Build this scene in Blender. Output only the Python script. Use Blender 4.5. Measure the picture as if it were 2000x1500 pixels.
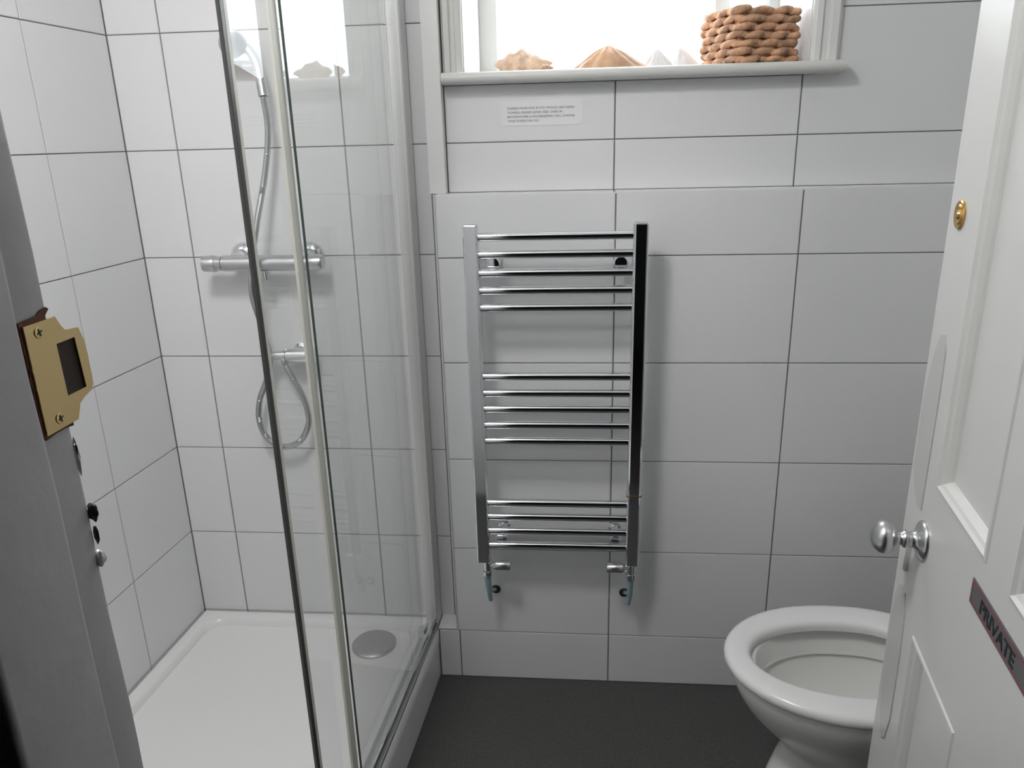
import bpy, bmesh, math, random
from mathutils import Vector, Matrix, noise
random.seed(7)
PI = math.pi
for o in list(bpy.data.objects): bpy.data.objects.remove(o)
scene = bpy.context.scene
C = scene.collection

# ------------------------------------------------------------------ camera
cam_d = bpy.data.cameras.new('camera'); cam = bpy.data.objects.new('camera', cam_d); C.objects.link(cam)
yaw, pitch, roll, fpx = -.0926, .3123, -.0257, 1487.6
fw = Vector((math.sin(yaw)*math.cos(pitch), math.cos(yaw)*math.cos(pitch), -math.sin(pitch)))
rt = Vector((math.cos(yaw), -math.sin(yaw), 0)); up = rt.cross(fw)
r2 = rt*math.cos(roll)+up*math.sin(roll); u2 = -rt*math.sin(roll)+up*math.cos(roll)
cam.matrix_world = Matrix(((r2.x, u2.x, -fw.x, 0), (r2.y, u2.y, -fw.y, 0), (r2.z, u2.z, -fw.z, 0), (0, 0, 0, 1)))
cam_d.sensor_width = 36; cam_d.lens = 36*fpx/2000; cam_d.clip_start = .02
scene.camera = cam
# ------------------------------------------------------------------ world, lights, exposure
w = bpy.data.worlds.new('overcast'); scene.world = w; w.use_nodes = True
bg = w.node_tree.nodes['Background']; bg.inputs[0].default_value = (.93, .97, 1, 1); bg.inputs[1].default_value = 7.5
scene.view_settings.view_transform = 'Standard'; scene.view_settings.look = 'None'
scene.view_settings.exposure = 0; scene.view_settings.gamma = 1; scene.view_settings.use_curve_mapping = False
LAMP = (-.50, .59, .93); LAMP_W = 14.0
ld = bpy.data.lights.new('ceiling_lamp_light', 'AREA'); ld.shape = 'DISK'; ld.size = .31; ld.energy = LAMP_W; ld.color = (1, .99, .975)
lo = bpy.data.objects.new('ceiling_lamp_light', ld); C.objects.link(lo); lo.location = LAMP
pd = bpy.data.lights.new('window_portal', 'AREA'); pd.shape = 'RECTANGLE'; pd.size = .85; pd.size_y = .72; pd.cycles.is_portal = True
po = bpy.data.objects.new('window_portal', pd); C.objects.link(po); po.location = (.11, 2.16, .5); po.rotation_euler = (-PI/2, 0, 0)

# ------------------------------------------------------------------ materials
def mat(name, col, rough=.5, metal=0, bump=0, bscale=40, var=0, vscale=8, spec=.5, **kw):
    m = bpy.data.materials.new(name); m.use_nodes = True
    nt = m.node_tree; b = nt.nodes['Principled BSDF']
    b.inputs['Base Color'].default_value = (*col, 1); b.inputs['Roughness'].default_value = rough
    b.inputs['Metallic'].default_value = metal; b.inputs['Specular IOR Level'].default_value = spec
    for k, v in kw.items(): b.inputs[k].default_value = v
    tc = nt.nodes.new('ShaderNodeTexCoord')
    if var:
        n = nt.nodes.new('ShaderNodeTexNoise'); n.inputs['Scale'].default_value = vscale; n.inputs['Detail'].default_value = 6
        nt.links.new(tc.outputs['Object'], n.inputs['Vector'])
        r = nt.nodes.new('ShaderNodeMapRange'); r.inputs[1].default_value = .3; r.inputs[2].default_value = .7
        r.inputs[3].default_value = 1-var; r.inputs[4].default_value = 1+var; nt.links.new(n.outputs[0], r.inputs[0])
        x = nt.nodes.new('ShaderNodeVectorMath'); x.operation = 'SCALE'; x.inputs[0].default_value = col
        nt.links.new(r.outputs[0], x.inputs['Scale']); nt.links.new(x.outputs[0], b.inputs['Base Color'])
    if bump:
        n = nt.nodes.new('ShaderNodeTexNoise'); n.inputs['Scale'].default_value = bscale; n.inputs['Detail'].default_value = 4
        nt.links.new(tc.outputs['Object'], n.inputs['Vector'])
        bp = nt.nodes.new('ShaderNodeBump'); bp.inputs['Strength'].default_value = bump; bp.inputs['Distance'].default_value = .002
        nt.links.new(n.outputs[0], bp.inputs['Height']); nt.links.new(bp.outputs[0], b.inputs['Normal'])
    return m
M = {}
M['tile'] = mat('white satin tile', (.80, .80, .81), .32, bump=.05, bscale=12, var=.012, vscale=3)
M['grout'] = mat('grey grout', (.25, .245, .235), .9, bump=.3, bscale=300)
M['floor'] = mat('dark grey speckled vinyl', (.068, .066, .065), .55, bump=.4, bscale=260, var=.35, vscale=220)
M['paint'] = mat('white gloss paint', (.78, .78, .765), .35, bump=.25, bscale=25)
M['oldpaint'] = mat('old thick grey white paint', (.50, .485, .49), .45, bump=.5, bscale=38, var=.06, vscale=9)
M['doorpaint'] = mat('white door paint', (.66, .66, .645), .35, bump=.25, bscale=25)
M['patch'] = mat('older greyer door paint', (.55, .55, .535), .3, bump=.3, bscale=25)
M['alu'] = mat('silver anodised frame', (.74, .74, .73), .38, .6)
M['plaster'] = mat('white plaster', (.80, .80, .79), .8, bump=.2, bscale=60)
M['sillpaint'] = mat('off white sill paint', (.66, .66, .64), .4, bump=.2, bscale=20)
M['chrome'] = mat('chrome', (.80, .81, .83), .07, 1)
M['satin'] = mat('satin chrome', (.62, .62, .63), .28, 1)
M['hose'] = mat('ribbed metal hose', (.55, .56, .56), .3, 1)
M['brass'] = mat('polished brass', (.78, .60, .30), .22, 1, bump=.1, bscale=30)
M['oldbrass'] = mat('aged brass', (.60, .38, .13), .25, 1)
M['wood'] = mat('bare chipped brown wood', (.13, .05, .025), .8, bump=.8, bscale=90, var=.4, vscale=60)
M['darkwood'] = mat('dark mortice wood', (.025, .012, .006), .7, bump=.4, bscale=60)
M['ceramic'] = mat('white ceramic', (.80, .80, .78), .12, bump=.02, bscale=5)
M['seat'] = mat('white plastic seat', (.82, .82, .82), .22)
M['acrylic'] = mat('white acrylic tray', (.86, .86, .86), .2)
M['black'] = mat('black rubber', (.015, .015, .015), .5)
M['dark'] = mat('dark grey metal', (.05, .05, .05), .4)
M['seal'] = mat('cream translucent seal', (.76, .75, .68), .45)
M['blue'] = mat('pale blue plastic sleeve', (.30, .45, .50), .45)
M['basket'] = mat('woven sea grass', (.58, .33, .20), .7, bump=.9, bscale=160, var=.5, vscale=38)
M['shellA'] = mat('knobbly cream shell', (.74, .52, .38), .5, bump=.6, bscale=60, var=.35, vscale=30)
M['shellB'] = mat('tan ribbed shell', (.60, .36, .22), .45, bump=.4, bscale=50, var=.35, vscale=14)
M['shellC'] = mat('white shell', (.82, .82, .82), .5, bump=.3, bscale=40)
M['sign'] = mat('grey brushed plastic sign', (.11, .11, .115), .4)
M['red'] = mat('red sign border', (.28, .05, .07), .5)
M['ink'] = mat('black lettering', (.008, .012, .014), .5)
M['greyink'] = mat('grey print', (.22, .22, .23), .7)
M['label'] = mat('clear white label', (.84, .84, .85), .35)
M['hall'] = mat('dim hall wall', (.05, .045, .04), .8, bump=.2, bscale=40)
M['hallfloor'] = mat('dark hall carpet', (.035, .03, .028), .95, bump=.5, bscale=300)
M['drain'] = mat('dull chrome drain cover', (.50, .50, .50), .45, .8)

def glass(name, tint, haze=0):
    m = bpy.data.materials.new(name); m.use_nodes = True; nt = m.node_tree; nt.nodes.clear()
    N = nt.nodes.new; out = N('ShaderNodeOutputMaterial'); mx = N('ShaderNodeMixShader')
    tr = N('ShaderNodeBsdfTransparent'); tr.inputs[0].default_value = (*tint, 1)
    gl = N('ShaderNodeBsdfGlossy'); gl.inputs[1].default_value = .012
    fr = N('ShaderNodeFresnel'); ge = N('ShaderNodeNewGeometry')
    mr = N('ShaderNodeMapRange'); mr.inputs[3].default_value = 1.43; mr.inputs[4].default_value = 1.0
    L = nt.links.new
    L(ge.outputs['Backfacing'], mr.inputs[0]); L(mr.outputs[0], fr.inputs[0]); L(fr.outputs[0], mx.inputs[0])
    L(tr.outputs[0], mx.inputs[1]); L(gl.outputs[0], mx.inputs[2])
    if haze:                                                    # limescale film left on the glass
        hz_ = N('ShaderNodeMixShader'); df = N('ShaderNodeBsdfDiffuse'); df.inputs[0].default_value = (.78, .80, .79, 1)
        nz = N('ShaderNodeTexNoise'); nz.inputs['Scale'].default_value = 3.0; tc = N('ShaderNodeTexCoord'); L(tc.outputs['Object'], nz.inputs['Vector'])
        m2 = N('ShaderNodeMapRange'); m2.inputs[3].default_value = haze*.7; m2.inputs[4].default_value = haze*1.3
        L(nz.outputs[0], m2.inputs[0]); L(m2.outputs[0], hz_.inputs[0]); L(mx.outputs[0], hz_.inputs[1]); L(df.outputs[0], hz_.inputs[2]); L(hz_.outputs[0], out.inputs[0])
    else: L(mx.outputs[0], out.inputs[0])
    return m
M['glass'] = glass('toughened shower glass', (.992, .998, .995), .03)
M['pane'] = glass('window pane', (.97, .98, .98))
M['glassedge'] = mat('green glass edge', (.085, .115, .105), .25)

def curtain_mat():
    m = bpy.data.materials.new('net curtain'); m.use_nodes = True; nt = m.node_tree; nt.nodes.clear(); N = nt.nodes.new; L = nt.links.new
    out = N('ShaderNodeOutputMaterial'); a = N('ShaderNodeMixShader'); b = N('ShaderNodeMixShader')
    d = N('ShaderNodeBsdfDiffuse'); d.inputs[0].default_value = (.8, .8, .8, 1)
    t = N('ShaderNodeBsdfTranslucent'); t.inputs[0].default_value = (.8, .82, .84, 1); tr = N('ShaderNodeBsdfTransparent')
    a.inputs[0].default_value = .45; b.inputs[0].default_value = .25
    L(d.outputs[0], a.inputs[1]); L(t.outputs[0], a.inputs[2]); L(a.outputs[0], b.inputs[1]); L(tr.outputs[0], b.inputs[2]); L(b.outputs[0], out.inputs[0])
    return m
M['net'] = curtain_mat()

# ------------------------------------------------------------------ helpers
def tagk(o, label=None, cat=None, group=None, kind=None):
    if label: o['label'] = label
    if cat: o['category'] = cat
    if group: o['group'] = group
    if kind: o['kind'] = kind
    return o
def empty(name, loc=(0, 0, 0), rz=0, **k):
    o = bpy.data.objects.new(name, None); C.objects.link(o); o.location = loc; o.rotation_euler = (0, 0, rz)
    o.empty_display_size = .05
    return tagk(o, **k)
def build(name, bm, m, parent=None, smooth=False, loc=None, **k):
    me = bpy.data.meshes.new(name); bmesh.ops.recalc_face_normals(bm, faces=bm.faces[:]); bm.to_mesh(me); bm.free()
    ms = m if isinstance(m, (list, tuple)) else [m]
    for x in ms: me.materials.append(M[x])
    if smooth:
        for p in me.polygons: p.use_smooth = True
        try: me.set_sharp_from_angle(angle=math.radians(38 if smooth is True else smooth))
        except Exception: pass
    o = bpy.data.objects.new(name, me); C.objects.link(o)
    if parent: o.parent = parent
    if loc: o.location = loc
    return tagk(o, **k)
def box(bm, a, b, bev=0, seg=2, mi=0):
    a = Vector(a); b = Vector(b); lo_ = Vector(map(min, a, b)); hi = Vector(map(max, a, b))
    vs = [bm.verts.new((x, y, z)) for x in (lo_.x, hi.x) for y in (lo_.y, hi.y) for z in (lo_.z, hi.z)]
    fs = [bm.faces.new([vs[i] for i in f]) for f in ((0, 1, 3, 2), (4, 6, 7, 5), (0, 4, 5, 1), (2, 3, 7, 6), (0, 2, 6, 4), (1, 5, 7, 3))]
    for f in fs: f.material_index = mi
    if bev:
        es = list({e for f in fs for e in f.edges})
        bmesh.ops.bevel(bm, geom=es, offset=bev, segments=seg, affect='EDGES', profile=.5)
    return bm
def bx(a, b, bev=0, seg=2): return box(bmesh.new(), a, b, bev, seg)
def basis(d):
    d = Vector(d).normalized(); h = Vector((0, 0, 1)) if abs(d.z) < .9 else Vector((1, 0, 0))
    x = d.cross(h).normalized(); return x, d.cross(x).normalized(), d
def lathe(bm, org, axis, prof, n=24, mi=0):
    """prof: list of (dist along axis, radius)"""
    x, y, d = basis(axis); org = Vector(org); rings = []
    for t, r in prof:
        if r < 1e-6: rings.append([bm.verts.new(org+d*t)])
        else: rings.append([bm.verts.new(org+d*t+(x*math.cos(2*PI*i/n)+y*math.sin(2*PI*i/n))*r) for i in range(n)])
    for A, B in zip(rings, rings[1:]):
        for i in range(n):
            j = (i+1) % n
            if len(A) == 1 and len(B) == 1: break
            if len(A) == 1: f = bm.faces.new((A[0], B[i], B[j]))
            elif len(B) == 1: f = bm.faces.new((A[i], A[j], B[0]))
            else: f = bm.faces.new((A[i], A[j], B[j], B[i]))
            f.material_index = mi
    for R in (rings[0], rings[-1]):
        if len(R) > 1: bm.faces.new(R).material_index = mi
    return bm
def tube(bm, pts, rad, n=10, cap=True):
    pts = [Vector(p) for p in pts]; rings = []; px = None
    for i, p in enumerate(pts):
        d = (pts[min(i+1, len(pts)-1)]-pts[max(i-1, 0)]).normalized()
        if px is None: px = basis(d)[0]
        px = (px-d*px.dot(d)).normalized(); py = d.cross(px)
        r = rad(i) if callable(rad) else rad
        rings.append([bm.verts.new(p+(px*math.cos(2*PI*k/n)+py*math.sin(2*PI*k/n))*r) for k in range(n)])
    for A, B in zip(rings, rings[1:]):
        for i in range(n): bm.faces.new((A[i], A[(i+1) % n], B[(i+1) % n], B[i]))
    if cap: bm.faces.new(rings[0]); bm.faces.new(rings[-1])
    return bm
def spline(P, step):
    P = [Vector(p) for p in P]; P = [P[0]*2-P[1]]+P+[P[-1]*2-P[-2]]; out = []
    for i in range(1, len(P)-2):
        a, b, c, d = P[i-1:i+3]; n = max(2, int((c-b).length/step))
        for k in range(n):
            t = k/n; out.append(.5*((2*b)+(c-a)*t+(2*a-5*b+4*c-d)*t*t+(3*b-a-3*c+d)*t**3))
    out.append(P[-2]); return out
def prism(bm, poly, mp, d0, d1, bev=0, mi=0):
    """poly in 2D, mp(a,b,d)->Vector; extrude from d0 to d1"""
    A = [bm.verts.new(mp(x, y, d0)) for x, y in poly]; B = [bm.verts.new(mp(x, y, d1)) for x, y in poly]; n = len(poly)
    fs = [bm.faces.new(A), bm.faces.new(B)]+[bm.faces.new((A[i], A[(i+1) % n], B[(i+1) % n], B[i])) for i in range(n)]
    for f in fs: f.material_index = mi
    if bev:
        bmesh.ops.bevel(bm, geom=list(fs[1].edges), offset=bev, segments=2, affect='EDGES')
    return bm
def loft(bm, rings, closed_top=False, closed_bot=False, shear=0):
    if shear: rings = [[Vector((p.x, p.y+shear*p.x, p.z)) for p in r] for r in rings]
    R = [[bm.verts.new(p) for p in r] for r in rings]; n = len(R[0])
    for A, B in zip(R, R[1:]):
        for i in range(n): bm.faces.new((A[i], A[(i+1) % n], B[(i+1) % n], B[i]))
    if closed_bot: bm.faces.new(R[0])
    if closed_top: bm.faces.new(R[-1])
    return bm
def text_mesh(name, s, size, m, parent, frame, align='LEFT', depth=.0004, space=1.0, width=None):
    cu = bpy.data.curves.new(name, 'FONT'); cu.body = s; cu.size = size; cu.extrude = depth; cu.align_x = align; cu.resolution_u = 2
    cu.space_character = space; cu.offset = size*.018
    o = bpy.data.objects.new('tmp_text', cu); C.objects.link(o); bpy.context.view_layer.update()
    dg = bpy.context.evaluated_depsgraph_get(); me = bpy.data.meshes.new_from_object(o.evaluated_get(dg))
    bpy.data.objects.remove(o)
    if width:
        xs = [v.co.x for v in me.vertices]; k = width/(max(xs)-min(xs)); x0 = min(xs)
        for v in me.vertices: v.co.x = (v.co.x-x0)*k
    me.transform(frame); me.materials.clear(); me.materials.append(M[m])
    t = bpy.data.objects.new(name, me); C.objects.link(t); t.parent = parent
    return t

# ------------------------------------------------------------------ measured layout (metres, eye height = 0)
D = 1.7877; FL = -1.405; CE = 1.0; FW = .405; HY = .308        # back wall, floor, ceiling, front wall room face / hall face
XL, SL = -1.0624, -.0706; XR = .99
BY = 1.7277; LEDGE = -.117
ROW = lambda k: .2419-.25*k
TT = .004
def tile(parent, mp, x0, x1, z0, z1, gx=.0016, gz=.0011):
    bm = bmesh.new(); prism(bm, [(x0+gx, z0+gz), (x1-gx, z0+gz), (x1-gx, z1-gz), (x0+gx, z1-gz)], mp, -TT, 0, bev=.0009)
    return build('tile', bm, 'tile', parent)
def tiles(parent, mp, xs, zs):
    for a, b in zip(xs, xs[1:]):
        for c, d in zip(zs, zs[1:]): tile(parent, mp, a, b, c, d)

# floor / ceiling
build('floor', bx((-1.25, HY, FL-.05), (XR+.1, D+.3, FL)), 'floor', kind='structure')
build('ceiling', bx((-1.25, HY, CE), (XR+.1, D+.36, CE+.06)), 'plaster', kind='structure')

# back wall with window opening
WX0, WX1, WZ0, WZ1 = -.255, .48, .113, .86
b = bmesh.new(); g = D+TT-.0012
for p, q in [((-1.25, FL), (WX0, CE)), ((WX1, FL), (XR+.1, CE)), ((WX0, FL), (WX1, WZ0)), ((WX0, WZ1), (WX1, CE))]:
    box(b, (p[0], g, p[1]), (q[0], D+.36, q[1]))
wall_back = build('wall_back', b, 'grout', kind='structure')
mb = lambda x, z, d: Vector((x, D-d, z))
zs = [ROW(k) for k in range(6, 0, -1)]+[ROW(0), .4919, .7419, CE]
tiles(wall_back, mb, [XL, -.9366, -.5362, -.340], [ROW(6)-.148]+zs)
tiles(wall_back, mb, [-.302, .0765, .4715, .872, XR], [LEDGE, ROW(1)])
tiles(wall_back, mb, [-.302, .0765, .4715], [ROW(1), .1135])
tiles(wall_back, mb, [.872, XR], [ROW(1), ROW(0)])
x0, x1, xm, gx, gz = .4715, .872, .5385, .0016, .0011
build('tile', prism(bmesh.new(), [(x0+gx, ROW(1)+gz), (x1-gx, ROW(1)+gz), (x1-gx, ROW(0)-gz), (xm, ROW(0)-gz), (xm, .1135), (x0+gx, .1135)], mb, -TT, 0, bev=.0009), 'tile', wall_back)
tiles(wall_back, mb, [xm, .872, XR], [ROW(0), .4919, .7419, CE])
tiles(wall_back, mb, [-.302, .0765, .4715, xm], [.905, CE])
# boxed-in lower section
bxg = BY+TT-.0012
boxing = build('boxing', box(bx((-.3235, bxg, FL), (XR, g, LEDGE-TT)), (-.377, bxg, FL), (-.32, g, ROW(6)-.0)), 'grout', wall_back)
mf = lambda x, z, d: Vector((x, BY-d, z))
tiles(boxing, mf, [-.3235, .079, .479, .879, XR], [ROW(k) for k in range(6, 1, -1)]+[LEDGE])
tiles(boxing, mf, [-.3750, -.3185, .079, .479, .879, XR], [FL, ROW(6)])
mt = lambda x, y, d: Vector((x, y, LEDGE+d))
for a, b_ in zip([-.3255, .0765, .4715, .872], [.0765, .4715, .872, XR]): tile(boxing, mt, a, b_, BY-.0005, D+.004)
ms_ = lambda y, z, d: Vector((-.3255-d, y, z))
for k in range(1, 6): tile(boxing, ms_, BY, D, ROW(k+1), ROW(k) if k > 1 else LEDGE)
tile(boxing, lambda x, y, d: Vector((x, y, ROW(6)+.0062+d)), -.377, -.3185, BY-.0005, D+.004)
build('edge_trim', bx((-.3275, BY-.0015, ROW(6)), (-.3235, BY+.006, LEDGE+.001), .001), 'sillpaint', boxing)

# left wall (slightly out of square)
ang = math.atan(SL)                                             # local -y runs along the wall towards the door
wall_left = empty('wall_left', (XL, D, 0), ang, kind='structure')
build('backing', bx((-.12, -1.48, FL), (-TT+.0012, .02, CE)), 'grout', wall_left)
ml = lambda y, z, d: Vector((d, y, z))
for a, b_ in [(-.2545, 0), (-.6545, -.2545), (-1.0545, -.6545), (-1.39, -1.0545)]:
    zz = [FL]+zs
    for c, d in zip(zz, zz[1:]): tile(wall_left, ml, a, b_, c, d)

# right wall, front wall and hall beyond the doorway
build('wall_right', bx((XR, HY, FL), (XR+.1, D+.01, CE)), 'plaster', kind='structure')
b = bmesh.new(); JX, JXR = -.302, .412
box(b, (-1.3, HY+.004, FL), (JX-.03, FW, CE)); box(b, (JXR+.03, HY+.004, FL), (XR+.1, FW, CE)); box(b, (JX-.03, HY+.004, .62), (JXR+.03, FW, CE))
build('wall_front', b, 'plaster', kind='structure')
b = bmesh.new()
box(b, (-1.3, -1.9, FL-.02), (-1.2, HY, 1.1)); box(b, (1.3, -1.9, FL-.02), (1.4, HY, 1.1)); box(b, (-1.3, -2.0, FL-.02), (1.4, -1.9, 1.1)); box(b, (-1.3, -1.9, 1.1), (1.4, HY, 1.16))
box(b, (-1.3, HY-.012, FL), (JX-.07, HY+.003, 1.1)); box(b, (JXR+.07, HY-.012, FL), (1.4, HY+.003, 1.1)); box(b, (JX-.07, HY-.012, .68), (JXR+.07, HY+.003, 1.1))
build('wall_hall', b, 'hall', kind='structure')
build('floor_hall', bx((-1.3, -1.9, FL-.06), (1.4, HY, FL-.001)), 'hallfloor', kind='structure')

# door frame
frame = empty('trim_2', (JX, HY, FL), kind='structure')
def fr(name, bm, m, **k):
    o = build(name, bm, m, frame, **k); o.location = -frame.location; return o
RB = .377                                                       # rebate line
H = .62
# left lining: stop (proud 3 mm) + rebate, with softened painted edges
def rough_strip(x0, x1, y0, y1, z0, z1, bev, seed):
    bm = bmesh.new(); n = 60
    prof = [(x0, y0)]
    for i in range(5):
        t = i/4*PI/2; prof.append((x1-bev+bev*math.sin(t), y0+bev-bev*math.cos(t)))
    for i in range(5):
        t = i/4*PI/2; prof.append((x1-bev+bev*math.cos(t), y1-bev+bev*math.sin(t)))
    prof.append((x0, y1)); rings = []
    for k in range(n+1):
        z = z0+(z1-z0)*k/n; r = []
        for i, (x, y) in enumerate(prof):
            d = noise.noise(Vector((x*30+seed, y*60, z*9)))*.0012 if 0 < i < len(prof)-1 else 0
            r.append(Vector((x+d, y+d*.8, z)))
        rings.append(r)
    loft(bm, rings, True, True); return bm
fr('stop', rough_strip(JX-.035, JX+.0015, HY-.002, RB, FL, H, .004, 1), 'oldpaint', smooth=50)
fr('rebate', rough_strip(JX-.035, JX-.0015, RB-.004, FW-.002, FL, H, .003, 5), 'oldpaint', smooth=50)
fr('right_jamb', bx((JXR, HY-.002, FL), (JXR+.035, FW-.03, H), .003), 'oldpaint')
fr('head_lining', bx((JX-.035, HY-.002, H), (JXR+.035, FW, H+.03), .003), 'oldpaint')
for xa, xb in ((JX-.085, JX-.012), (JXR+.012, JXR+.085)):
    fr('architrave', bx((xa, HY-.018, FL), (xb, HY-.001, H+.06), .006), 'darkwood')
# strike plate: flat brass keep with a projecting lip towards the room
SX = JX-.0005
def mk(y, z, d): return Vector((SX+d, y, z))
zc = -.126
out = [(.3787, -.1549), (.3787, -.0912), (.4050, -.0912), (.4085, -.0975), (.4113, -.1008), (.4231, -.1020), (.4258, -.1100), (.4269, -.1200), (.4269, -.1350), (.4248, -.1415), (.4163, -.1438), (.4113, -.1462), (.4068, -.1549)]
hole = [(.4020, -.1384), (.4015, -.1067), (.4180, -.1067), (.4196, -.1384)]
plate = bmesh.new()
def poly_with_hole(bm, out, hole, mp, d0, d1):
    for d in (d0, d1):
        vo = [bm.verts.new(mp(y, z, d)) for y, z in out]; vh = [bm.verts.new(mp(y, z, d)) for y, z in hole]
        es = [bm.edges.new((vo[i], vo[(i+1) % len(vo)])) for i in range(len(vo))]+[bm.edges.new((vh[i], vh[(i+1) % len(vh)])) for i in range(len(vh))]
        bmesh.ops.triangle_fill(bm, edges=es, use_beauty=True)
        if d == d0: a, ah = vo, vh
        else:
            for P, Q in ((a, vo), (ah, vh)):
                for i in range(len(P)): bm.faces.new((P[i], P[(i+1) % len(P)], Q[(i+1) % len(P)], Q[i]))
poly_with_hole(plate, out, hole, mk, .0, .0018)
sp = fr('strike_plate', plate, 'brass', label='polished brass keep with rectangular hole')
# remove the rebate inside the hole is not needed: a dark mortice pocket sits just behind the plate
hb = bmesh.new(); box(hb, (SX-.0006, .4012, -.1389), (SX+.0004, .4203, -.1063))
o = build('mortice', hb, 'darkwood', sp)
for y, z in ((.3892, -.0968), (.3912, -.1485)):
    s = bmesh.new(); lathe(s, (SX+.0014, y, z), (1, 0, 0), [(0, .0036), (.0009, .0033), (.0011, .0024), (.0008, 0)], 20)
    o = build('screw', s, 'brass', sp, smooth=True)
    s = bmesh.new()
    for aa in (0, PI/2):
        c, sn = math.cos(aa+.3), math.sin(aa+.3)
        prism(s, [(y+c*.0022-sn*.0004, z+sn*.0022+c*.0004), (y-c*.0022-sn*.0004, z-sn*.0022+c*.0004), (y-c*.0022+sn*.0004, z-sn*.0022-c*.0004), (y+c*.0022+sn*.0004, z+sn*.0022-c*.0004)], mk, .0022, .0027)
    build('screw_slot', s, 'dark', sp)
# chipped bare wood around the plate
ch = bmesh.new(); random.seed(3)
pts = []; N_ = 40
chip = [(.3772, -.0890), (.3850, -.0884), (.3925, -.0880), (.3960, -.0858), (.4012, -.0849), (.4030, -.0862), (.4010, -.0880), (.3990, -.0895), (.3990, -.1540), (.4036, -.1552), (.4034, -.1576), (.3963, -.1566), (.3879, -.1566), (.3790, -.1577)]
chip += [(.3768+random.uniform(-.0006, .0010), -.1570+.066*i/18) for i in range(1, 18)]
prism(ch, chip, mk, -.0008, .0004)
fr('chipped_wood', ch, 'wood', label='bare brown wood chipped around the keep')
# paint-clogged old catches lower down the rebate edge
def blob(c, r, sq=(1, 1, 1), amp=.35, seed=0, n=3):
    bm = bmesh.new(); bmesh.ops.create_icosphere(bm, subdivisions=n, radius=1)
    for v in bm.verts:
        k = 1+amp*noise.noise(v.co*1.7+Vector((seed, 0, 0))); v.co = Vector((c[0]+v.co.x*k*r*sq[0], c[1]+v.co.y*k*r*sq[1], c[2]+v.co.z*k*r*sq[2]))
    return bm
fr('old_catch', blob((JX, .4035, -.2155), .0034, (1, .7, 1.8), seed=2), 'black', smooth=True, label='black remains of an old catch')
fr('paint_drip', blob((JX-.0005, .4030, -.231), .0018, (1, .6, 3.2), seed=8), 'dark', smooth=True, label='dark sliver in chipped paint')
fr('filler', blob((JX-.001, .4025, -.2475), .0034, (1, .8, 1.6), seed=5), 'paint', smooth=True, label='lump of white filler')
fr('paint_chip', blob((JX-.002, .4028, -.178), .0016, (1, .7, 7), seed=4), 'satin', smooth=True, label='grey scraped sliver')

# window_1
win = empty('window_1', (WX0, D, WZ0), kind='structure')
def wi(name, bm, m, **k):
    o = build(name, bm, m, win, **k); o.location = -win.location; return o
GY = 2.10
b = bmesh.new()                                                 # plastered reveals lining the opening
box(b, (WX0-.01, D-.001, .138), (WX0+.002, GY+.05, WZ1+.004)); box(b, (WX1-.002, D-.001, .138), (WX1+.01, GY+.05, WZ1+.004)); box(b, (WX0, D-.001, WZ1-.002), (WX1, GY+.05, WZ1+.01))
wi('reveal', b, 'paint')
def arch(x0, x1, steps, z0, z1):
    bm = bmesh.new(); wd = x1-x0; poly = [(x0, 0)]+[(x0+wd*t, d) for t, d in steps]+[(x1, 0)]
    prism(bm, poly, lambda x, d, z: Vector((x, D-.0005-d, z)), z0, z1); return bm
st = [(0, .010), (.12, .015), (.30, .016), (.36, .010), (.55, .011), (.62, .017), (.86, .018), (1, .008)]
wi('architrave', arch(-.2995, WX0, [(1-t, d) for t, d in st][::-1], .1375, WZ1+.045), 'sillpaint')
wi('architrave', arch(WX1, .5385, st, .1375, WZ1+.045), 'paint')
wi('architrave', bx((-.2995, D-.016, WZ1+.001), (.5385, D-.0005, WZ1+.05), .003), 'paint')
# sill board with bull-nosed front
b = bmesh.new(); n = 10; zt, zb, yf = .1375, .1135, 1.742
prof = [(GY+.04, zb), (yf+.012, zb)]+[(yf+.012-.012*math.sin(PI*i/n), zb+.012-.012*math.cos(PI*i/n)) for i in range(1, n)]+[(yf+.012, zt), (GY+.04, zt)]
pv = [(D, zb), (yf+.012, zb)]+prof[2:-1]+[(D, zt)]
prism(b, pv, lambda y, z, x: Vector((x, y, z)), -.299, .548)
box(b, (WX0+.0005, D-.01, zb+.0002), (WX1-.0005, GY+.04, zt))
wi('window_sill', b, 'sillpaint', smooth=30)
# sash frame
def bar(name, a, b_, m='paint', bev=.004): return wi(name, bx(a, b_, bev), m)
bar('stile', (WX0, GY-.02, .1375), (-.208, GY+.03, WZ1)); bar('stile', (.325, GY-.02, .1375), (.372, GY+.03, WZ1)); bar('stile', (.452, GY-.02, .1375), (WX1, GY+.03, WZ1))
bar('bottom_rail', (-.208, GY-.012, .1375), (.325, GY+.025, .168)); bar('bottom_rail', (.372, GY-.012, .1375), (.452, GY+.025, .168))
bar('top_rail', (-.208, GY-.012, WZ1-.04), (.325, GY+.025, WZ1)); bar('top_rail', (.372, GY-.012, WZ1-.04), (.452, GY+.025, WZ1))
wi('pane', bx((-.210, GY+.004, .166), (.327, GY+.008, WZ1-.038)), 'pane'); wi('pane', bx((.370, GY+.004, .166), (.454, GY+.008, WZ1-.038)), 'pane')

# vertical white pipe boxing
build('trim_1', bx((-.340, D-.030, LEDGE), (-.3022, D, CE), .0015), 'paint', kind='structure')

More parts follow.
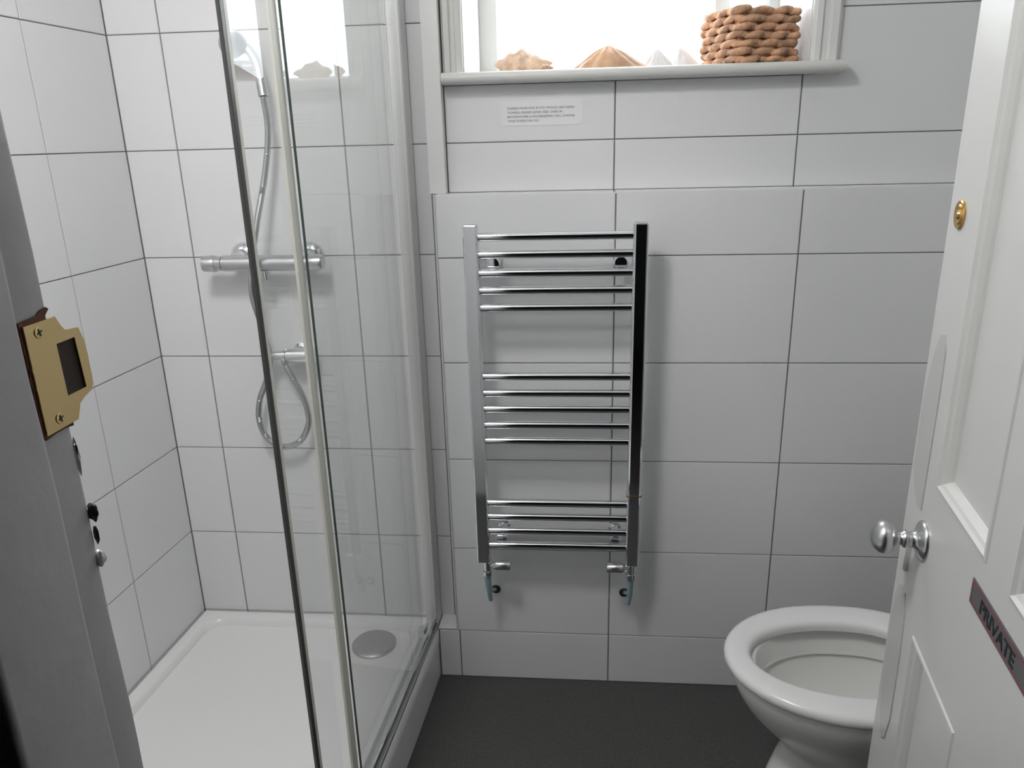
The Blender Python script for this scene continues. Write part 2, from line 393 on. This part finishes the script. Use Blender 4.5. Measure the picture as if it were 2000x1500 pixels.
# door (open inwards, hinged on the right jamb)
th = math.radians(8.5); E0 = Vector((.4862, 1.07, FL)); DW = .684
door = empty('door_1', E0, 0, kind='structure')
S = Vector((-math.sin(th), -math.cos(th), 0)); NN = Vector((-math.cos(th), math.sin(th), 0))     # along door to the hinge; outwards from visible face
def md(s, z, d): return S*s+NN*d+Vector((0, 0, z-FL))
def dbox(bm, s0, s1, z0, z1, d0, d1, bev=0): return prism(bm, [(s0, z0), (s1, z0), (s1, z1), (s0, z1)], md, d0, d1, bev)
TKN = .036; z0d, z1d = FL+.008, .612
lay = {'z': [z0d, -1.20, -.678, -.452, .49, z1d], 's': [0, .118, .308, .372, DW-.118, DW]}
zL, sL = lay['z'], lay['s']
def dpart(name, bm, m='doorpaint', **k): return build(name, bm, m, door, **k)
for s0, s1, nm in ((sL[0], sL[1], 'stile'), (sL[4], sL[5], 'stile')): dpart(nm, dbox(bmesh.new(), s0, s1, zL[0], zL[5], -TKN, 0))
for a, b_ in ((zL[0], zL[1]), (zL[2], zL[3]), (zL[4], zL[5])): dpart('rail', dbox(bmesh.new(), sL[1], sL[4], a, b_, -TKN, 0))
for a, b_ in ((zL[1], zL[2]), (zL[3], zL[4])): dpart('muntin', dbox(bmesh.new(), sL[2], sL[3], a, b_, -TKN, 0))
def moulding(s0, s1, z0, z1):
    """picture-frame moulding: ovolo stepping from face down to the panel"""
    bm = bmesh.new(); prof = [(0, -.0002), (.002, .0022), (.006, .0026), (.009, -.001), (.013, -.0035), (.017, -.009), (.019, -.013)]
    rings = [[md(s0+o, z0+o, d), md(s1-o, z0+o, d), md(s1-o, z1-o, d), md(s0+o, z1-o, d)] for o, d in prof]
    R = [[bm.verts.new(p) for p in r] for r in rings]
    for A, B in zip(R, R[1:]):
        for i in range(4): bm.faces.new((A[i], A[(i+1) % 4], B[(i+1) % 4], B[i]))
    return bm
for (s0, s1) in ((sL[1], sL[2]), (sL[3], sL[4])):
    for (a, b_) in ((zL[1], zL[2]), (zL[3], zL[4])):
        dpart('panel', dbox(bmesh.new(), s0, s1, a, b_, -.024, -.013)); dpart('moulding', moulding(s0, s1, a, b_))
# old painted-over lock plates beside the edge
dpart('filled_patch', prism(bmesh.new(), [(.024, -.300), (.042, -.262), (.062, -.258), (.071, -.275), (.074, -.330), (.073, -.44), (.072, -.508), (.050, -.510), (.030, -.492), (.012, -.470), (.010, -.36)], md, -.0005, .0016, .0008), 'patch', label='painted-over patch of an old lock')
dpart('filled_patch', prism(bmesh.new(), [(.016, -.668), (.034, -.645), (.058, -.648), (.071, -.672), (.078, -.74), (.078, -.86), (.066, -.905), (.050, -.918), (.030, -.895), (.012, -.84), (.010, -.72)], md, -.0005, .0016, .0008), 'patch', label='long painted-over patch below the knob')
dpart('latch_stub', prism(bmesh.new(), [(.034, -.616), (.053, -.616), (.055, -.575), (.036, -.575)], md, -.0005, .007, .0015), 'doorpaint', smooth=True, label='small white painted stub under the knob')
# knob
kb = bmesh.new(); P = md(.0975, -.540, 0)
lathe(kb, P, NN, [(0, .0275), (.003, .0275), (.006, .024), (.009, .016), (.013, .0115), (.020, .0105), (.022, .0125), (.026, .0125), (.028, .0095), (.034, .0085), (.035, .0095)]+[(.051-.0165*math.cos(.42+(PI-.42)*i/16), .0245*math.sin(.42+(PI-.42)*i/16)) for i in range(16)]+[(.0676, 0)], 36)
dpart('door_knob', kb, 'satin', smooth=60, label='satin chrome round knob')
ek = bmesh.new(); P = md(.046, -.106, 0)
lathe(ek, P, NN, [(0, .0185), (.002, .0185), (.0035, .017), (.003, .0135), (.0045, .012), (.0035, .006), (.006, .0045), (.0065, 0)], 28)
dpart('escutcheon', ek, 'oldbrass', smooth=True, label='round brass escutcheon')
for z in (-1.15, .35):
    dpart('hinge', lathe(bmesh.new(), md(DW+.004, z-.05, -.004), (0, 0, 1), [(0, .006), (.1, .006)], 12), 'dark', smooth=True)
# PRIVATE sign
sg = empty('door_sign', E0+md(.36, -.498, 0), label='small grey PRIVATE sign with a red border on the open door', cat='sign')
def sgp(name, bm, m, **k):
    o = build(name, bm, m, sg, **k); o.location = E0-sg.location; return o
s0, s1, za, zb_ = .283, .452, -.5145, -.4835
sgp('plate', dbox(bmesh.new(), s0, s1, za, zb_, 0, .0016, .0004), 'sign')
b = bmesh.new()
def ringline(i, w_):
    a = i+w_
    for r in ((s0+i, s1-i, zb_-a, zb_-i), (s0+i, s1-i, za+i, za+a), (s0+i, s0+a, za+a, zb_-a), (s1-a, s1-i, za+a, zb_-a)): dbox(b, *r, .0016, .0019)
ringline(.0028, .0017)
sgp('border', b, 'red')
F = Matrix.Translation(md(.3155, -.5075, .0017)) @ Matrix(((S.x, 0, NN.x, 0), (S.y, 0, NN.y, 0), (S.z, 1, NN.z, 0), (0, 0, 0, 1)))
o = text_mesh('lettering', 'PRIVATE', .0235, 'ink', sg, F, width=.097); o.location = E0-sg.location

# ------------------------------------------------------------------ shower
SO = Vector((-.390, D, 0))
def shw(name, label, cat): return empty(name, SO, ang, label=label, cat=cat)     # local: x out into the room, -y towards the door
UL = -.6705
# tray
tray = shw('shower_tray', 'white rectangular shower tray on a tiled step in the left corner', 'shower tray')
def rrect(x0, x1, y0, y1, r, z, n=6):
    out_ = []
    for cx, cy, a0 in ((x1-r, y1-r, 0), (x0+r, y1-r, PI/2), (x0+r, y0+r, PI), (x1-r, y0+r, 1.5*PI)):
        for i in range(n+1):
            t = a0+PI/2*i/n; out_.append(Vector((cx+r*math.cos(t), cy+r*math.sin(t), z)))
    return out_
TZ = -1.2585; y0t, y1t = -1.381, -.048; tx0, tx1 = UL+.002, .0175
b = bmesh.new()
loft(b, [rrect(tx0, tx1, y0t, y1t+.046, .004, -1.300), rrect(tx0, tx1, y0t, y1t+.046, .004, TZ-.006), rrect(tx0+.004, tx1-.004, y0t+.004, y1t+.042, .004, TZ),
         rrect(tx0+.028, tx1-.055, y0t+.045, y1t+.018, .055, TZ), rrect(tx0+.034, tx1-.061, y0t+.050, y1t+.012, .052, TZ-.004),
         rrect(tx0+.041, tx1-.068, y0t+.057, y1t+.005, .048, TZ-.020), rrect(tx0+.055, tx1-.080, y0t+.07, y1t-.010, .04, TZ-.026), rrect(tx0+.20, tx1-.20, y0t+.25, y1t-.2, .03, TZ-.028)], True, True, shear=.0706)
build('basin', b, 'acrylic', tray, smooth=40)
build('riser_panel', bx((tx1-.03, y0t+.006, FL+.001), (tx1-.0015, -.004, -1.300), .001), 'acrylic', tray)
DR = Vector((-.149, -.108, TZ-.0265))
b = bmesh.new(); lathe(b, DR, (0, 0, 1), [(0, .059), (.004, .059), (.008, .055), (.010, .045), (.011, .02), (.011, 0)], 40)
dc = build('drain_cover', b, 'drain', tray, smooth=True, label='round grey metal drain cover')
for c_ in [o_ for o_ in bpy.data.objects if o_.parent is tray]: c_.data.transform(Matrix.Rotation(ang, 4, 'Z'))
tray.rotation_euler = (0, 0, 0)
# screen
scr = shw('shower_screen', 'framed sliding glass shower screen standing on the tray edge', 'shower screen')
GT = .62
def sbox(name, a, b_, m, bev=0, **k): return build(name, bx(a, b_, bev), m, scr, **k)
sbox('wall_channel', (-.020, -.046, TZ), (.0135, -.003, GT), 'alu', .004)
sbox('front_post', (-.017, -1.372, TZ), (.0135, -1.335, GT), 'chrome', .004)
b = bmesh.new(); box(b, (-.024, -1.335, TZ), (.012, -.0465, TZ+.012), .002); box(b, (-.004, -1.335, TZ+.0125), (.012, -.0465, TZ+.030), .004)
sbox('bottom_rail', (-.022, -1.335, TZ), (.0145, -.0465, TZ+.010), 'satin', .002)
sbox('bottom_rail', (-.003, -1.335, TZ+.0102), (.0100, -.0465, TZ+.030), 'chrome', .004)
b.free()
sbox('top_rail', (-.024, -1.335, GT-.03), (.0135, -.0465, GT+.01), 'chrome', .004)
def pane(name, x, ya, yb, za, zb):
    bm = bmesh.new(); box(bm, (x-.0022, ya, za), (x+.0022, yb, zb)); bm.normal_update()
    for f in bm.faces:
        if f.normal.y < -.5 and name == 'fixed_pane': f.material_index = 1
    me_o = build(name, bm, ['glass', 'glassedge'], scr); return me_o
pane('fixed_pane', .003, -.6135, -.047, TZ+.031, GT-.031)
sbox('pane_seal', (-.0065, -.640, TZ+.031), (-.001, -.616, GT-.031), 'seal', .001)
door_g = pane('sliding_pane', -.0135, -.742, -.10, TZ+.012, GT-.031)
sbox('door_stile', (-.0165, -.762, TZ+.0115), (-.0105, -.7520, GT-.031), 'dark', .001)
sbox('door_seal', (-.0162, -.7518, TZ+.0115), (-.0108, -.7425, GT-.031), 'seal', .001)
sbox('guide_block', (-.024, -.115, TZ+.0102), (-.0045, -.085, TZ+.034), 'chrome', .003)
# thermostatic bar mixer
YM = D-.062
mix = empty('shower_mixer', (-.735, D, -.264), label='chrome thermostatic bar shower mixer on the white tiled wall', cat='shower mixer')
def lp(par):
    def f(name, bm, m, **k):
        o = build(name, bm, m, par, **k); o.location = -par.location; return o
    return f
mx = lp(mix)
mx('body', lathe(bmesh.new(), (-.835, YM, -.264), (1, 0, 0), [(0, .0165), (.002, .0185), (.198, .0185), (.200, .0165)], 28), 'satin', smooth=True)
mx('temperature_knob', lathe(bmesh.new(), (-.884, YM, -.264), (1, 0, 0), [(0, .013), (.003, .0185), (.028, .0195), (.030, .0185), (.033, .0185), (.0335, .0170), (.0485, .0170)], 28), 'satin', smooth=True)
mx('flow_knob', lathe(bmesh.new(), (-.634, YM, -.264), (1, 0, 0), [(0, .0170), (.008, .0170), (.009, .0190), (.036, .0190), (.041, .0165), (.0415, 0)], 28), 'satin', smooth=True)
for x in (-.808, -.641):
    f_ = mx('wall_flange', lathe(bmesh.new(), (x, D, -.2540), (0, -1, 0), [(0, .032), (.003, .0315), (.010, .026), (.014, .0165), (.030, .0155), (.045, .0155)], 32), 'chrome', smooth=True)
mx('outlet', lathe(bmesh.new(), (-.735, YM, -.283), (0, 0, -1), [(-.002, .011), (.012, .011), (.013, .009), (.020, .009)], 20), 'chrome', smooth=True)
# handset, slide and hose
hs = empty('shower_handset', (-.735, D, .19), label='grey chrome shower handset held high on the tiled wall behind the glass', cat='shower head')
hp = lp(hs)
hp('head', lathe(bmesh.new(), (-.748, D-.050, .211), (.25, -.85, -.35), [(-.010, .012), (0, .026), (.006, .029), (.014, .029), (.016, .025), (.0165, 0)], 32), 'satin', smooth=True)
hp('handle', tube(bmesh.new(), spline([(-.748, D-.048, .211), (-.722, D-.042, .200), (-.700, D-.050, .165), (-.690, D-.060, .10)], .01), .011, 14), 'satin', smooth=True)
hp('wall_bracket', box(bx((-.776, D-.052, .170), (-.700, D-.030, .190), .004), (-.745, D-.034, .160), (-.715, D, .196), .004), 'satin')
br = empty('hose_bracket', (-.70, D, -.493), label='chrome wall elbow and ring gripping the shower hose loop', cat='bracket')
bp_ = lp(br)
YB_ = D-.046; ZB = -.493
bp_('wall_plate', lathe(bmesh.new(), (-.690, D, ZB), (0, -1, 0), [(0, .021), (.004, .021), (.008, .013), (.040, .012)], 24), 'chrome', smooth=True)
bp_('arm', lathe(bmesh.new(), (-.745, YB_, ZB), (1, 0, 0), [(0, .010), (.010, .012), (.022, .012), (.023, .0150), (.030, .0150), (.031, .0120), (.034, .0120), (.035, .0175), (.078, .0200), (.084, .0200), (.085, .015), (.088, .015), (.089, .0185), (.100, .0185), (.104, .013), (.1042, 0)], 28), 'chrome', smooth=True)
bp_('ring', tube(bmesh.new(), [(-.757+.013*math.cos(t), YB_+.013*math.sin(t), ZB) for t in [i/20*2*PI for i in range(21)]], .0055, 10, False), 'chrome', smooth=True)
hz = D-.056
hose_pts = [(-.690, D-.062, .10), (-.690, hz, .04), (-.699, hz, -.02), (-.715, hz-.005, -.09), (-.731, hz-.025, -.166), (-.747, hz-.040, -.25), (-.759, hz-.038, -.33), (-.761, hz-.006, -.41), (-.757, YB_, -.493), (-.770, YB_, -.55), (-.797, YB_, -.61), (-.805, YB_, -.665), (-.789, YB_, -.712), (-.752, YB_, -.735), (-.705, YB_, -.718), (-.677, YB_, -.665), (-.684, YB_, -.60), (-.708, YB_, -.545), (-.726, YB_+.004, -.505)]
sp_ = spline(hose_pts, .0016)
b = tube(bmesh.new(), sp_, lambda i: .0073+(.0007 if i % 2 else -.0007), 8)
ho = build('shower_hose', b, 'hose', smooth=80, label='ribbed silver shower hose looping below the wall bracket', cat='hose')

# ------------------------------------------------------------------ towel radiator
YR = BY-.085
rad = empty('towel_radiator', (-.047, BY, -.58), label='chrome ladder towel radiator mounted on the tiled boxing', cat='radiator')
rp = lp(rad)
XA, XB = -.2335, .1285
def dtube(x, z0, z1):
    prof = [(x-.017, .013), (x-.017, -.004), (x-.0165, -.010), (x-.0155, -.0130), (x-.0135, -.0155), (x-.011, -.0164), (x+.011, -.0164), (x+.0135, -.0155), (x+.0155, -.0130), (x+.0165, -.010), (x+.017, -.004), (x+.017, .013)]
    bm = bmesh.new(); prism(bm, prof, lambda a, b_, z: Vector((a, YR+b_, z)), z0, z1); return bm
for x in (XA, XB):
    u = rp('upright', dtube(x, -.988, -.178), 'chrome')
    o = rp('end_cap', bx((x-.013, YR-.011, -.178), (x+.013, YR+.013, -.1745), .0015), 'satin')
for z in (-.2005, -.2385, -.279, -.317, -.3555, -.514, -.5535, -.592, -.6315, -.671, -.831, -.8675, -.9055, -.945):
    bow = [(XA+.0165+(XB-XA-.033)*i/16, YR-.002, z) for i in range(17)]
    rp('bar', tube(bmesh.new(), bow, .0093, 16), 'chrome', smooth=True)
for x in (-.189, .089):
    for z in (-.262, -.938):
        k = rp('bracket', lathe(bmesh.new(), (x, BY, z), (0, -1, 0), [(0, .015), (.004, .015), (.006, .010), (.050, .010), (.051, .0140), (.055, .0155), (.066, .0155), (.070, .0130), (.0708, 0)], 24), 'chrome', smooth=True)
rp('reflection_band', bx((XB-.0176, YR-.0171, -.8045), (XB+.0176, YR+.0134, -.8020), .0004), 'oldbrass', label='thin brass coloured band standing in for a gold reflection')  # added band imitating a gold reflection in the chrome upright, no real fitting
for x, sgn in ((-.2255, 1), (.1255, -1)):
    v = rp('valve', lathe(bmesh.new(), (x, YR, -.987), (0, 0, -1), [(0, .010), (.004, .013), (.008, .013), (.009, .010), (.030, .010), (.031, .0125), (.042, .0125), (.044, .009), (.050, .008)], 24), 'chrome', smooth=True)
    hd = bmesh.new(); lathe(hd, (x, YR, -1.003), (sgn, 0, 0), [(.004, .007), (.013, .0075), (.020, .0115), (.023, .0125), (.055, .0125), (.058, .0105), (.0585, 0)], 24)
    build('valve_head', hd, 'satin', v, smooth=True)
    rp('pipe_sleeve', tube(bmesh.new(), spline([(x, YR, -1.030), (x, YR+.004, -1.055), (x+.001, YR+.012, -1.085), (x+.002*sgn, YR+.022, -1.118)], .006), lambda i: max(.0052, .0092-.0003*i), 14), 'blue', smooth=True, label='pale blue plastic pipe sleeve')
    rp('tail_pipe', tube(bmesh.new(), spline([(x, YR+.010, -1.078), (x+.006*sgn, YR+.05, -1.105), (x+.009*sgn, BY, -1.127)], .008), .0048, 12), 'satin', smooth=True)
    rp('pipe_collar', lathe(bmesh.new(), (x+.009*sgn, BY, -1.127), (0, -1, 0), [(0, .0125), (.0015, .012), (.002, .008)], 20), 'dark', smooth=True)

# ------------------------------------------------------------------ toilet
toi = empty('toilet', (.55, 1.29, FL), label='white toilet with a thick seat ring, partly hidden by the open door', cat='toilet')
tp = lp(toi); CY = 1.288
def egg(xf, xr, hw, z, cx=None, n=48, ex=2.0, rear=2.6):
    cx = xf+(xr-xf)*.50 if cx is None else cx; out_ = []
    for i in range(n):
        t = 2*PI*i/n; c, s = math.cos(t), math.sin(t)
        e = ex if c < 0 else rear
        px = abs(c)**(2/e); py = abs(s)**(2/e)
        x = cx+(xr-cx)*px if c >= 0 else cx-(cx-xf)*px
        out_.append(Vector((x, CY+hw*py*(1 if s >= 0 else -1), z)))
    return out_
b = bmesh.new()
rg = [egg(.368, .83, .115, FL), egg(.366, .83, .116, FL+.012), egg(.372, .83, .112, -1.34), egg(.388, .83, .104, -1.26), egg(.402, .83, .100, -1.215), egg(.414, .83, .099, -1.185), egg(.411, .82, .103, -1.170), egg(.392, .81, .115, -1.148), egg(.362, .81, .130, -1.118), egg(.334, .80, .147, -1.084),
      egg(.312, .79, .161, -1.045), egg(.300, .78, .169, -1.015), egg(.298, .78, .171, -.997), egg(.302, .778, .168, -.9925),
      egg(.345, .70, .128, -.9925), egg(.350, .695, .123, -.998), egg(.354, .69, .119, -1.044), egg(.359, .688, .116, -1.052), egg(.354, .70, .122, -1.054), egg(.362, .70, .118, -1.070), egg(.392, .69, .102, -1.100), egg(.44, .67, .078, -1.130), egg(.49, .64, .052, -1.148)]
loft(b, rg, True, True); tp('pan', b, 'ceramic', smooth=60)
# seat ring
b = bmesh.new(); cc = .52
so = lambda o, z: egg(.286+o, .735-o, .176-o, z, cc)
si = lambda o, z: egg(.337-o, .665+o, .108+o, z, .515)
R = [so(.004, -.9905), so(.0, -.985), so(.0, -.978), so(.003, -.972), so(.010, -.9685), so(.02, -.9675), si(.016, -.9675), si(.008, -.969), si(.002, -.974), si(0, -.981), si(.001, -.9905)]
R.append([v.copy() for v in R[0]])
loft(b, R); bmesh.ops.remove_doubles(b, verts=b.verts[:], dist=1e-6)
tp('seat', b, 'seat', smooth=60)
b = bmesh.new(); ld_ = []
for t_, inset in ((-.006, .006), (-.006, 0), (.006, 0), (.008, .008)):
    ld_.append([Vector((.765+t_+(p.x-.735)*-.10*0+.0, p.y, -.960+(.735-p.x))) for p in egg(.290+inset, .735-inset, .176-inset, 0, cc)])
loft(b, ld_, True, True); tp('lid', b, 'seat', smooth=50)
for dy in (-.08, .08): tp('hinge', lathe(bmesh.new(), (.755, CY+dy-.02, -.978), (0, 1, 0), [(0, .011), (.04, .011)], 16), 'chrome', smooth=True)
tp('cistern', bx((.795, CY-.19, -1.02), (.985, CY+.19, -.66), .02, 4), 'ceramic', smooth=50)
tp('cistern_lid', bx((.785, CY-.20, -.66), (.985, CY+.20, -.63), .01, 3), 'ceramic', smooth=50)
tp('flush_button', lathe(bmesh.new(), (.885, CY, -.63), (0, 0, 1), [(0, .022), (.004, .022), (.006, .018), (.006, 0)], 24), 'chrome', smooth=True)

# ------------------------------------------------------------------ things on the sill
ZS = .1375
# woven basket: braided rows around a rounded square, one mesh per braid row
bk = empty('woven_basket', (.368, 1.860, ZS), math.radians(21), label='small square woven sea-grass basket at the right end of the window sill', cat='basket')
hw, hd_ = .0715, .0715; rowh = .0158; NR = 7
def rpath(t):
    """perimeter point on rounded rectangle, t in 0..1"""
    r = .012; L = [(2*(hw-r)), PI/2*r, 2*(hd_-r), PI/2*r]*2; tot = sum(L); d = (t % 1)*tot
    segs = [((-hw+r, -hd_), (1, 0)), ('arc', (hw-r, -hd_+r), -PI/2), ((hw, -hd_+r), (0, 1)), ('arc', (hw-r, hd_-r), 0), ((hw-r, hd_), (-1, 0)), ('arc', (-hw+r, hd_-r), PI/2), ((-hw, hd_-r), (0, -1)), ('arc', (-hw+r, -hd_+r), PI)]
    for l, s in zip(L, segs):
        if d <= l:
            if s[0] == 'arc': a = s[2]+d/r; return Vector((s[1][0]+r*math.cos(a), s[1][1]+r*math.sin(a), 0)), Vector((math.cos(a), math.sin(a), 0))
            p, u = s; return Vector((p[0]+u[0]*d, p[1]+u[1]*d, 0)), Vector((u[1], -u[0], 0))
        d -= l
    return rpath(0)
random.seed(11)
for k in range(NR):
    bm = bmesh.new(); ns = 11
    for j in range(ns):
        for half in (0, 1):
            t0 = (j+.5*half+random.uniform(-.08, .08)+.37*k)/ns; ln = 1.0/ns; pts = []
            for i in range(13):
                q = i/12; p, nrm = rpath(t0+(q-.5)*ln)
                off = (.005 if half else -.001)*math.sin(PI*q)+random.uniform(-.0004, .0004); zz = k*rowh+.0085+(q-.5)*(.009 if half else -.009)
                pts.append(p*(.985 if k in (0, NR-1) else 1.0)+nrm*off+Vector((0, 0, zz+.0012*noise.noise(p*40))))
            rr = random.uniform(.0072, .0090)
            tube(bm, pts, lambda i, rr=rr: rr*(.45+.55*math.sin(PI*(i+.6)/13.2)), 8)
    build('braid', bm, 'basket', bk, smooth=70)
build('base', bx((-hw+.004, -hd_+.004, .001), (hw-.004, hd_-.004, .006)), 'basket', bk)
b = bmesh.new()
for a, c in (((-hw+.003, -hd_+.003), (hw-.003, -hd_+.006)), ((-hw+.003, hd_-.006), (hw-.003, hd_-.003)), ((-hw+.003, -hd_+.0061), (-hw+.006, hd_-.0061)), ((hw-.006, -hd_+.0061), (hw-.003, hd_-.0061))): box(b, (a[0], a[1], .004), (c[0], c[1], NR*rowh-.004))
build('lining', b, 'basket', bk)
# shells
def conch(c, w_, h, seed):
    bm = bmesh.new(); bmesh.ops.create_icosphere(bm, subdivisions=4, radius=1)
    for v in bm.verts:
        p = v.co.copy(); a = math.atan2(p.z, p.y)
        taper = (1-abs(p.x)**1.6*.55)*(1.0-.25*p.x); k = 1+.16*math.sin(p.x*14+a)+.20*max(0, math.sin(a*4+p.x*5+seed))**3*(1-abs(p.x))+.10*noise.noise(p*3+Vector((seed, 0, 0)))
        v.co = Vector((c[0]+p.x*w_, c[1]+p.y*h*1.0*taper*k, max(c[2], c[2]+h*.78+p.z*h*.9*taper*k)))
    return bm
build('conch_shell', conch((-.130, 1.885, ZS), .068, .029, 1.0), 'shellA', smooth=60, label='knobbly cream and pink conch shell at the left end of the sill', cat='shell')
def fan(c, w_, d_, h, ribs, amp, rot=0, seed=0, peak=0.0):
    bm = bmesh.new(); n, m_ = 72, 14; apex = bm.verts.new((c[0]+peak, c[1], c[2]+h)); prev = None
    for j in range(1, m_+1):
        q = j/m_; ring = []
        for i in range(n):
            a = 2*PI*i/n; rr = q*(1+amp*.5*math.cos(ribs*a)*q)
            z = h*(1-q**1.25)*(1+amp*math.cos(ribs*a)*q)+.0025*noise.noise(Vector((a*2, q*4, seed)))
            ring.append(bm.verts.new((c[0]+peak*(1-q)+w_*rr*math.cos(a+rot), c[1]+d_*rr*math.sin(a+rot), c[2]+max(z, 0) if j < m_ else c[2])))
        for i in range(n):
            k = (i+1) % n
            if prev is None: bm.faces.new((apex, ring[i], ring[k]))
            else: bm.faces.new((prev[i], ring[i], ring[k], prev[k]))
        prev = ring
    bm.faces.new(prev); return bm
build('limpet_shell', fan((.066, 1.868, ZS), .092, .045, .054, 13, .07, 0, 2, -.004), 'shellB', smooth=60, label='tan peaked ribbed shell in the middle of the window sill', cat='shell')
build('cone_shell', conch((-.073, 1.80, ZS), .016, .008, 4.0), 'shellB', smooth=60, label='tiny brown shell beside the knobbly conch shell', cat='shell')
build('scallop_shell', fan((.168, 1.90, ZS), .050, .03, .046, 17, .05, 0, 5, .006), 'shellC', smooth=60, label='white ribbed shell to the right of the tan peaked shell', cat='shell')
build('clam_shell', fan((.236, 1.93, ZS), .048, .03, .050, 11, .04, .4, 9, -.008), 'shellC', smooth=60, label='plain white shell close to the left side of the basket', cat='shell')
# net curtain gathered at the right of the window
def curtain(name, x0, x1, y, z0, z1, folds, amp, label):
    bm = bmesh.new(); n, m_ = folds*10, 16; grid = []
    for j in range(m_+1):
        t = j/m_; z = z0+(z1-z0)*t; row = []
        for i in range(n+1):
            s = i/n; row.append(bm.verts.new((x0+(x1-x0)*s+.003*math.sin(6*t+s*9), y+amp*math.sin(2*PI*folds*s+.6*math.sin(3*t))*(1-.3*t), z)))
        grid.append(row)
    for A, B in zip(grid, grid[1:]):
        for i in range(n): bm.faces.new((A[i], A[i+1], B[i+1], B[i]))
    me = build(name, bm, 'net', smooth=80, label=label, cat='curtain')
    md_ = me.modifiers.new('cloth', 'SOLIDIFY'); md_.thickness = .0006
    return me
curtain('net_curtain', .350, .452, 2.05, .1385, .84, 6, .009, 'white gathered net curtain hanging behind the basket')

# notice on the tile under the sill
nt_ = empty('notice_label', (-.083, D, .052), label='clear rounded label with four lines of grey print on the tile under the sill', cat='notice')
npf = lp(nt_)
def rr2(x0, x1, z0, z1, r, n=5):
    return [(p.x, p.y) for p in rrect(x0, x1, z0, z1, r, 0, n)]
npf('plate', prism(bmesh.new(), rr2(-.176, .0045, .0255, .0785, .006), lambda x, z, d: Vector((x, D-d, z)), .0, .0008), 'label')
lines = ['DURING YOUR STAY IF YOU WOULD LIKE CLEAN', 'TOWELS, PLEASE LEAVE USED ONES IN', 'BATH/SHOWER & HOUSEKEEPING WILL CHANGE', 'YOUR TOWELS FOR YOU']
wds = [.1475, .1215, .1485, .069]
for i, (t, wd) in enumerate(zip(lines, wds)):
    F = Matrix.Translation((-.1605, D-.0009, .0600-.0088*i)) @ Matrix.Rotation(PI/2, 4, 'X')
    o = text_mesh('print_line', t, .0062, 'greyink', nt_, F, width=wd, depth=.0001); o.location = -nt_.location

# ceiling lamp that lights the room (above the frame)
cl = empty('ceiling_lamp', (LAMP[0], LAMP[1], CE), label='round white lamp on the ceiling above the shower entrance', cat='ceiling lamp')
clp = lp(cl)
clp('base', lathe(bmesh.new(), (LAMP[0], LAMP[1], CE), (0, 0, -1), [(0, .175), (.03, .175), (.045, .165), (.045, 0)], 40), 'paint', smooth=True)
